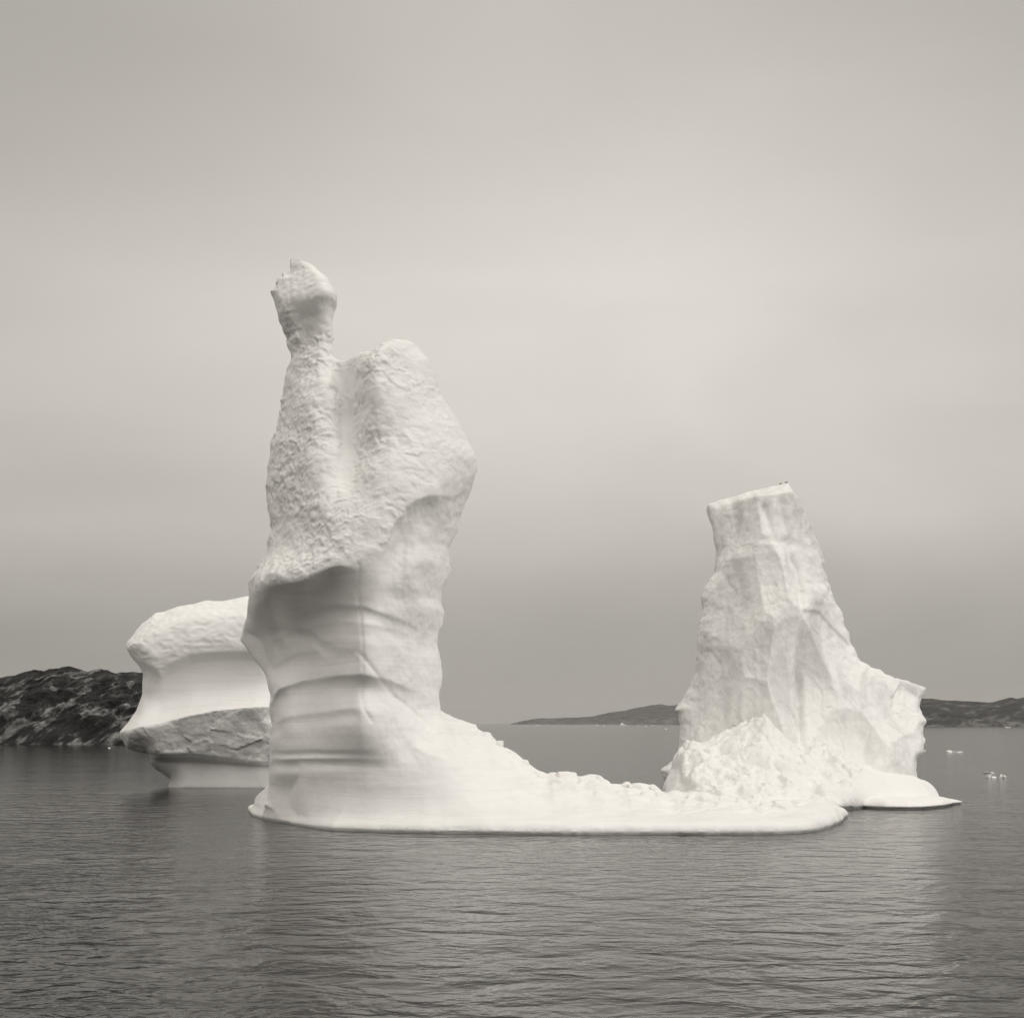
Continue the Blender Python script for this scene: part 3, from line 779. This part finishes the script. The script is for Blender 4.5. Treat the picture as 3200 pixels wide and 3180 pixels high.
# profile rows: for each column the image heights of crest, cap, lip, recess, waist, slab edge, slab bottom, undercut, skirt
RX = [380, 440, 500, 600, 700, 800, 950]
RY = [[1990, 2026, 2050, 2080, 2160, 2284, 2330, 2352, 2456],
      [1950, 2032, 2064, 2090, 2160, 2272, 2347, 2368, 2456],
      [1915, 2052, 2092, 2120, 2180, 2262, 2352, 2380, 2456],
      [1893, 2030, 2046, 2072, 2150, 2236, 2352, 2384, 2456],
      [1880, 2026, 2038, 2062, 2140, 2218, 2362, 2388, 2457],
      [1868, 2026, 2038, 2062, 2130, 2209, 2376, 2396, 2458],
      [1860, 2026, 2038, 2062, 2130, 2207, 2376, 2396, 2458]]
RT = [[5., 9.5, 9.0, 7.0, 6.0, 11.0, 10.2, 8.2, 7.5],
      [5., 10.0, 9.6, 8.0, 7.0, 12.4, 11.6, 8.6, 10.],
      [5., 10.6, 10.0, 8.4, 7.6, 13.2, 12.0, 9.0, 11.],
      [5., 11.2, 11.0, 9.2, 8.2, 13.6, 12.0, 9.4, 11.4],
      [5., 11.4, 11.2, 9.4, 8.4, 13.8, 11.6, 9.8, 11.8],
      [5., 11.6, 11.4, 9.6, 8.6, 13.8, 11.2, 10.2, 12.2],
      [5., 11.0, 11.0, 9.6, 8.6, 12.8, 11.2, 10.2, 12.]]
def lattice(px, py):
    shp = px.shape; px = px.ravel(); py = py.ravel()
    y = np.stack([np.interp(px, RX, [r[j] for r in RY]) for j in range(9)]); t = np.stack([np.interp(px, RX, [r[j] for r in RT]) for j in range(9)])
    out = t[0] - np.clip((y[0] - py) / 60, 0, 1) * 2
    for j in range(8):
        m = (py >= y[j])
        u = np.clip((py - y[j]) / (y[j + 1] - y[j]), 0, 1)
        if j == 0: e = np.sqrt(1 - (1 - u) ** 2)
        elif j == 4: e = u ** 2.2
        elif j == 3: e = 1 - (1 - u) ** 2
        elif j == 7: e = u ** 1.6
        else: e = u
        out = np.where(m, t[j] + (t[j + 1] - t[j]) * e, out)
    return out.reshape(shp)

def build_left():
    h = .27
    X0, X1, Y0_, Y1_, Z0, Z1 = -80., -38., 271., 304., -1.6, 40.
    xs = np.arange(X0, X1, h); ys_ = np.arange(Y0_, Y1_, h); zs = np.arange(Z0, Z1, h)
    XX, ZZ = np.meshgrid(xs, zs, indexing='ij')
    n2 = fbm(np.stack([XX.ravel() * .4, np.zeros(XX.size), ZZ.ravel() * .4], 1), 4).reshape(XX.shape)
    sd = poly_sd(XX, ZZ, to_plane(SIL3, YC3)) + n2 * .10
    px, py = proj(XX, YC3 - 9 + 0 * XX, ZZ)
    T = lattice(px, py); Tb = T * 0 + 9.
    V = sheet_F(xs, ys_, zs, YC3, sd, T, Tb, 5.).astype(np.float32)
    V[:, :, 0] = 1; V[0] = 1; V[-1] = 1; V[:, 0] = 1; V[:, -1] = 1
    P, Q = surface_nets(V, (X0, Y0_, Z0), h); P = relax(P, Q, 2, .45); N = vnormals(P, Q)
    px, py = proj(P[:, 0], P[:, 1], P[:, 2])
    cap = sstep(10, -20, py - np.interp(px, RX, [r[2] for r in RY]))
    cap = np.maximum(cap, sstep(560, 480, px) * sstep(2150, 2080, py))
    sl = sstep(-3, 6, py - np.interp(px, RX, [r[5] for r in RY])) * sstep(10, -10, py - np.interp(px, RX, [r[6] for r in RY]))
    Pa = P * np.array([.5, .6, .9])
    disp = cap * ((np.abs(gnoise(Pa)) - .28) * -.22 + .3 * fbm(P * .18, 3)) + .1 * fbm(P * .15, 2)
    w = worley(P * np.array([.13, .13, .2])); disp += sl * ((w[3] * w[4]).sum(1) * .45 + .25 * fbm(P * .3, 3))
    P = P + N * disp[:, None]
    return P, Q, vnormals(P, Q)
P, Q, N = build_left()
LOC3 = (-58, 286, 0)
root3 = empty('iceberg', LOC3)
tag(root3, 'squat anvil-shaped iceberg behind the tall one, domed cap above a dark slab', 'iceberg')
fc = P[Q].mean(1); fpx, fpy = proj(fc[:, 0], fc[:, 1], fc[:, 2])
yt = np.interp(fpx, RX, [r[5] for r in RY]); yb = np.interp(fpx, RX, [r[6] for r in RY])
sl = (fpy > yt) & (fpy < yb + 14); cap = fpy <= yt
quad_mesh('ice_cap', P, Q[cap], M_STRATA, root3, N, LOC3)
quad_mesh('ice_slab', P, Q[sl], M_SLAB, root3, N, LOC3)['label'] = 'dark mottled clear-ice slab jutting out'
quad_mesh('ice_skirt', P, Q[~cap & ~sl], M_SHADED_WET, root3, N, LOC3)

# ------------------------------------------------------------------ land
def land(name, sil, Ys, depth, mat, amp, nx, nv, scale, cat=None, steep=.8, diag=0.0):
    s = np.array(sil, float); x0, x1 = s[0, 0], s[-1, 0]
    Yc = Ys + depth
    u = np.linspace(0, 1, nx); v = np.concatenate([np.linspace(-.04, 1, nv), np.linspace(1.05, 2.1, nv // 3)])
    U, Vv = np.meshgrid(u, v, indexing='ij')
    px = x0 + (x1 - x0) * U; py = np.interp(px, s[:, 0], s[:, 1])
    Xc, Zc = at(px, py, Yc)
    Y = Ys + depth * Vv
    prof = np.where(Vv < 0, Vv * 8, np.where(Vv <= 1, np.clip(Vv, 0, 1) ** steep, 1 - (Vv - 1) ** 1.5))
    X = Xc; Z = Zc * prof
    P = np.stack([X.ravel(), Y.ravel(), Z.ravel()], 1)
    Pn = P / scale
    Ps = Pn @ np.array([[math.cos(diag), 0, math.sin(diag)], [0, 1, 0], [-math.sin(diag), 0, math.cos(diag)]]).T
    n = fbm(Pn, 5, .55); st = fbm(Ps * np.array([.5, 2.2, 3.2]), 4)
    fade = np.clip(prof.ravel() * 3, 0.05, 1) 
    disp = (n * .65 + st * .45) * amp * fade
    crest = np.exp(-((Vv.ravel() - 1) / .18) ** 2)
    P[:, 1] -= disp * (1 - .6 * crest); P[:, 2] += disp * .35 * (1 - .7 * crest)
    P[:, 0] += n * amp * .2 * fade
    P[:, 2] += crest * .06 * amp * fbm(Pn * 4, 3)
    nv2 = len(v)
    I = np.arange(nx * nv2).reshape(nx, nv2)
    Q = np.stack([I[:-1, :-1], I[1:, :-1], I[1:, 1:], I[:-1, 1:]], -1).reshape(-1, 4)
    o = quad_mesh(name, P, Q, mat); o['kind'] = 'structure'
    return o

land('rock_headland', [(-420,2150),(-200,2128),(-60,2118),(0,2114),(21,2110),(52,2106),(85,2096),(111,2091),(129,2091),(137,2094),(160,2088),(180,2086),(202,2082),(228,2083),(248,2089),(277,2094),(305,2091),(334,2093),
      (352,2098),(372,2104),(390,2108),(445,2112),(520,2130),(600,2170),(680,2240),(740,2300)], 826, 60, M_ROCK, 10., 520, 150, 26., steep=.62, diag=math.radians(38))
land('rock_headland', [(300,2180),(350,2108),(373,2101),(410,2101),(445,2102),(520,2104),(600,2120),(700,2160),(780,2230)], 905, 60, M_ROCK, 6., 160, 60, 22., steep=.7, diag=math.radians(38))
land('far_island', [(1597,2261),(1612,2258),(1640,2252),(1674,2245),(1701,2243),(1750,2244),(1796,2241),(1853,2238),(1903,2226),(1954,2219),(2004,2209),(2038,2202),(2065,2200),(2095,2204),(2122,2200),
      (2200,2192),(2300,2190),(2420,2205),(2520,2235),(2600,2258)], 12800, 900, M_FAR, 55., 320, 60, 260., steep=.8)
land('far_shore', [(2560,2262),(2640,2230),(2720,2200),(2800,2186),(2881,2182),(2912,2182),(2959,2188),(2996,2188),(3060,2194),(3105,2194),(3132,2185),(3160,2179),(3178,2182),(3200,2178),(3300,2170),(3500,2160),(3800,2185),(4000,2255)],
      5300, 380, M_FAR, 26., 320, 60, 120., steep=.75)

# ------------------------------------------------------------------ floating ice bits
def bit(px, py, wpx, hpx, seed, label, cat='ice floe', group=None, parts=1, name='ice_floe'):
    X, Y = (float(c) for c in ground(px, py)); s = Y / F
    w = wpx * s; hh = hpx * s
    r = random.Random(seed); bm = bmesh.new()
    for k in range(parts):
        tb = bmesh.new()
        pw = w * (1.0 if parts == 1 else r.uniform(.35, .6)); ph = hh * (1 if k == 0 else r.uniform(.4, .9))
        cx = 0 if parts == 1 else (-.5 + (k + .5) / parts) * w * .9
        for _ in range(22):
            a = r.uniform(0, 6.283); rr = r.uniform(.6, 1)
            tb.verts.new((cx + math.cos(a) * rr * pw / 2, math.sin(a) * rr * w * .3, r.choice([-.25, r.uniform(0, 1)]) * ph * (1.25 - rr * .5)))
        res = bmesh.ops.convex_hull(tb, input=tb.verts)
        junk = [g for g in res['geom_interior'] + res['geom_unused'] if isinstance(g, bmesh.types.BMVert)]
        if junk: bmesh.ops.delete(tb, geom=list(set(junk)), context='VERTS')
        tm = bpy.data.meshes.new('tmp'); tb.to_mesh(tm); tb.free(); bm.from_mesh(tm); bpy.data.meshes.remove(tm)
    me = bpy.data.meshes.new(name); bm.to_mesh(me); bm.free(); me.materials.append(M_FLOAT)
    o = link(bpy.data.objects.new(name, me)); o.location = (X, Y, 0)
    return tag(o, label, cat, group)

g1 = 'small floes right of the right-hand iceberg'
bit(3092, 2415, 40, 6, 1, 'flat thin floe, rearmost of the three close together at the right edge', group=g1)
bit(3098, 2429, 36, 12, 2, 'low wide floe, front left of the three close together at the right edge', group=g1, parts=2)
bit(3133, 2430, 26, 14, 3, 'pointed wedge floe, front right of the three close together at the right edge', group=g1, parts=2)
bit(2983, 2350, 54, 7, 4, 'long flat floe with a small hump, alone midway to the far right shore', group=g1, parts=3)
bit(2886, 2346, 16, 5, 5, 'small sliver floe touching the right side of the right-hand iceberg', group=g1)
g2 = 'distant ice scattered before the far island'
bit(1950, 2266, 24, 9, 6, 'largest distant ice chunk with a jagged top below the far island', group=g2, parts=3)
bit(1681, 2266, 20, 2.5, 7, 'thin distant floe near the left tip of the far island', group=g2)
bit(1888, 2268, 8, 3, 8, 'tiny distant floe just left of the largest distant chunk', group=g2)
bit(1866, 2266, 14, 2.2, 9, 'faint thin distant floe second left of the largest distant chunk', group=g2)
bit(1994, 2267.5, 7, 2.5, 10, 'tiny distant floe just right of the largest distant chunk', group=g2)
bit(2019, 2268.5, 9, 3, 11, 'tiny distant floe second right of the largest distant chunk', group=g2)
bit(2042, 2266.5, 16, 2.2, 12, 'thin distant floe third right of the largest distant chunk', group=g2)
bit(2082, 2278, 10, 3.5, 13, 'small floe nearest the left edge of the right-hand iceberg', group=g2)
bit(3150, 2273, 18, 3, 14, 'thin floe under the far right shore', group=g2)
bit(342, 2337, 9, 3, 15, 'tiny floe in front of the dark rocky headland', group=None)
bit(1612, 2262.3, 20, 6, 16, 'low pale ice strip at the left tip of the far island', group=g2)

# ------------------------------------------------------------------ two birds on the flat top
def bird_mat():
    m, nt, b = nodes('dark_feathers'); v = mapping(nt, (1, 1, 1))
    r = ramp(nt, noise(nt, v, 9., 4), [(.3, W(.10)), (.7, W(.20))]); nt.links.new(r.outputs[0], b.inputs['Base Color'])
    b.inputs['Roughness'].default_value = .8; return m
M_BIRD = bird_mat()
def loft(name, rings, mat, parent, seg=12):
    vs = []; fs = []
    for (x, z, ry, rz) in rings:
        for k in range(seg):
            a = 2 * math.pi * k / seg; vs.append((x, math.cos(a) * ry, z + math.sin(a) * rz))
    for i in range(len(rings) - 1):
        for k in range(seg):
            fs.append((i * seg + k, i * seg + (k + 1) % seg, (i + 1) * seg + (k + 1) % seg, (i + 1) * seg + k))
    fs.append(tuple(range(seg))); fs.append(tuple((len(rings) - 1) * seg + k for k in range(seg))[::-1])
    me = bpy.data.meshes.new(name); me.from_pydata(vs, [], fs); me.materials.append(mat)
    me.polygons.foreach_set('use_smooth', np.ones(len(fs), bool)); me.update()
    return link(bpy.data.objects.new(name, me), parent)
def make_bird(px, py, sx, label, lift):
    X, Z = (float(c) for c in at(px, py, YC2)); 
    r = empty('bird', (X, YC2, Z)); tag(r, label, 'bird', 'birds on the flat ice top')
    k = sx
    body = loft('body', [(-.34*k, .13*k, .01, .01), (-.24*k, .13*k, .05*k, .03*k), (-.10*k, .14*k, .10*k, .085*k), (.02*k, .15*k, .12*k, .11*k), (.12*k, .17*k, .10*k, .10*k),
                 (.17*k, .23*k, .06*k, .06*k), (.21*k, .27*k, .06*k, .055*k), (.26*k, .27*k, .035*k, .03*k), (.33*k, .255*k, .01, .01)], M_BIRD, r)
    for s in (-1, 1):
        me = bpy.data.meshes.new('leg'); bm = bmesh.new()
        bmesh.ops.create_cone(bm, segments=6, radius1=.012 * k, radius2=.016 * k, depth=.16 * k, cap_ends=True)
        bmesh.ops.translate(bm, verts=bm.verts, vec=(.02 * k, s * .035 * k, 0)); bm.to_mesh(me); bm.free(); me.materials.append(M_BIRD)
        link(bpy.data.objects.new('leg', me), r)
    # drop it onto the ice
    return r
b1 = make_bird(2441.5, 1512, .95, 'smaller darker bird sitting on the flat top of the right-hand iceberg, left of the pair', 0)
b2 = make_bird(2457, 1508, 1.05, 'larger paler bird sitting at the top right corner of the right-hand iceberg', 0)
pv = np.zeros(len(tower2.data.vertices) * 3, np.float32); tower2.data.vertices.foreach_get('co', pv); pv = pv.reshape(-1, 3) + np.array(LOC2)
for b in (b1, b2):
    m = (np.abs(pv[:, 0] - b.location.x) < .35) 
    zt = pv[m][:, 2].max(); j = np.argmax(np.where(m, pv[:, 2], -1))
    b.location = (b.location.x, float(pv[j, 1]), float(zt) + .03)
b2.rotation_euler.z = .3

# ------------------------------------------------------------------ air
me = bpy.data.meshes.new('haze'); bm = bmesh.new(); bmesh.ops.create_cube(bm, size=1)
bmesh.ops.scale(bm, verts=bm.verts, vec=(2 * E + 400, 2 * E + 400, 603)); bmesh.ops.translate(bm, verts=bm.verts, vec=(0, 0, 298.5))
bm.to_mesh(me); bm.free()
hz = link(bpy.data.objects.new('haze', me)); hz['kind'] = 'stuff'
hm = bpy.data.materials.new('haze_air'); hm.use_nodes = True; nt = hm.node_tree; nt.nodes.clear()
out = nt.nodes.new('ShaderNodeOutputMaterial'); vol = nt.nodes.new('ShaderNodeVolumePrincipled')
vol.inputs['Color'].default_value = (.98, .97, .95, 1); vol.inputs['Density'].default_value = 3.2e-5
vol.inputs['Anisotropy'].default_value = .2
nt.links.new(vol.outputs[0], out.inputs['Volume']); me.materials.append(hm)

# ------------------------------------------------------------------ light
SUN_AZ, SUN_EL = math.radians(128), math.radians(36)      # clockwise from the view direction (+Y), above the horizon
sl_ = bpy.data.lights.new('sun', 'SUN'); sl_.energy = 1.0; sl_.angle = math.radians(45); sl_.color = (1, .98, .94)
so = link(bpy.data.objects.new('sun', sl_))
dvec = Vector((math.sin(SUN_AZ) * math.cos(SUN_EL), math.cos(SUN_AZ) * math.cos(SUN_EL), math.sin(SUN_EL)))
so.rotation_euler = dvec.to_track_quat('Z', 'Y').to_euler(); so.location = (0, 0, 300)

w = bpy.data.worlds.new('World'); S.world = w; w.use_nodes = True; nt = w.node_tree
bg = nt.nodes['Background']; bg.inputs['Strength'].default_value = .1
sky = nt.nodes.new('ShaderNodeTexSky'); sky.sky_type = 'NISHITA'; sky.sun_disc = False
sky.sun_elevation = SUN_EL; sky.sun_rotation = SUN_AZ
bw = nt.nodes.new('ShaderNodeRGBToBW'); nt.links.new(sky.outputs[0], bw.inputs[0])
tc = nt.nodes.new('ShaderNodeTexCoord'); sp = nt.nodes.new('ShaderNodeSeparateXYZ'); nt.links.new(tc.outputs['Generated'], sp.inputs[0])
def L(a, b): nt.links.new(a, b)
def mt(op, a, b=None, c=None):
    n = nt.nodes.new('ShaderNodeMath'); n.operation = op
    for i, q in enumerate((a, b, c)):
        if q is None: continue
        if isinstance(q, (int, float)): n.inputs[i].default_value = q
        else: L(q, n.inputs[i])
    return n.outputs[0]
# overcast brightness against the sine of elevation
def gray(v): return (v, v, v, 1)
mp = nt.nodes.new('ShaderNodeMapping'); mp.inputs['Scale'].default_value = (1, 1, 2.7); mp.inputs['Rotation'].default_value = (0, math.radians(14), 0)
L(tc.outputs['Generated'], mp.inputs[0])
cn = nt.nodes.new('ShaderNodeTexNoise'); cn.inputs['Scale'].default_value = 2.1; cn.inputs['Detail'].default_value = 5; cn.inputs['Roughness'].default_value = .45; cn.inputs['Distortion'].default_value = .3
L(mp.outputs[0], cn.inputs['Vector'])
wob = mt('MULTIPLY_ADD', cn.outputs['Fac'], .08, -.04)
el = mt('ADD', sp.outputs['Z'], wob)
rp = ramp(nt, el, [(0.0, gray(.38)), (.05, gray(.425)), (.095, gray(.51)), (.15, gray(.63)), (.21, gray(.71)), (.30, gray(.73)), (.40, gray(.60)), (.49, gray(.54)), (.54, gray(.60)), (.66, gray(.78)), (1.0, gray(.80))])
az = mt('ADD', sp.outputs['X'], .0)
ar = nt.nodes.new('ShaderNodeMapRange'); ar.interpolation_type = 'SMOOTHSTEP'
ar.inputs['From Min'].default_value = -.42; ar.inputs['From Max'].default_value = .02; ar.inputs['To Min'].default_value = .72; ar.inputs['To Max'].default_value = 1.0
L(az, ar.inputs['Value'])
# that falling-off belongs to the cloud ahead; unseen sky behind and beside is brightened as added fill
ahead = nt.nodes.new('ShaderNodeMapRange'); ahead.interpolation_type = 'SMOOTHSTEP'
ahead.inputs['From Min'].default_value = .45; ahead.inputs['From Max'].default_value = .80; L(sp.outputs['Y'], ahead.inputs['Value'])
azf = mt('ADD', mt('MULTIPLY', ar.outputs[0], ahead.outputs[0]), mt('MULTIPLY', mt('SUBTRACT', 1.0, ahead.outputs[0]), 1.27))
cl = mt('MULTIPLY', rp.outputs[0], azf)
ar2 = nt.nodes.new('ShaderNodeMapRange'); ar2.interpolation_type = 'SMOOTHSTEP'
ar2.inputs['From Min'].default_value = .08; ar2.inputs['From Max'].default_value = .45; ar2.inputs['To Min'].default_value = 1.0; ar2.inputs['To Max'].default_value = .85
L(az, ar2.inputs['Value'])
cl = mt('MULTIPLY', cl, ar2.outputs[0])
cl = mt('MULTIPLY', cl, mt('MULTIPLY_ADD', cn.outputs['Fac'], .56, .73))
# clouds as a tinted grey, with a little of the clear sky's brightness showing through
comb = mt('ADD', mt('MULTIPLY', cl, 9.6), mt('MULTIPLY', bw.outputs[0], .05))
tint = nt.nodes.new('ShaderNodeMixRGB'); tint.blend_type = 'MULTIPLY'; tint.inputs[0].default_value = 1
tint.inputs[2].default_value = (1, .950, .872, 1); L(comb, tint.inputs[1]); L(tint.outputs[0], bg.inputs['Color'])

S.view_settings.view_transform = 'Standard'; S.view_settings.look = 'None'
S.view_settings.exposure = 0; S.view_settings.gamma = 1
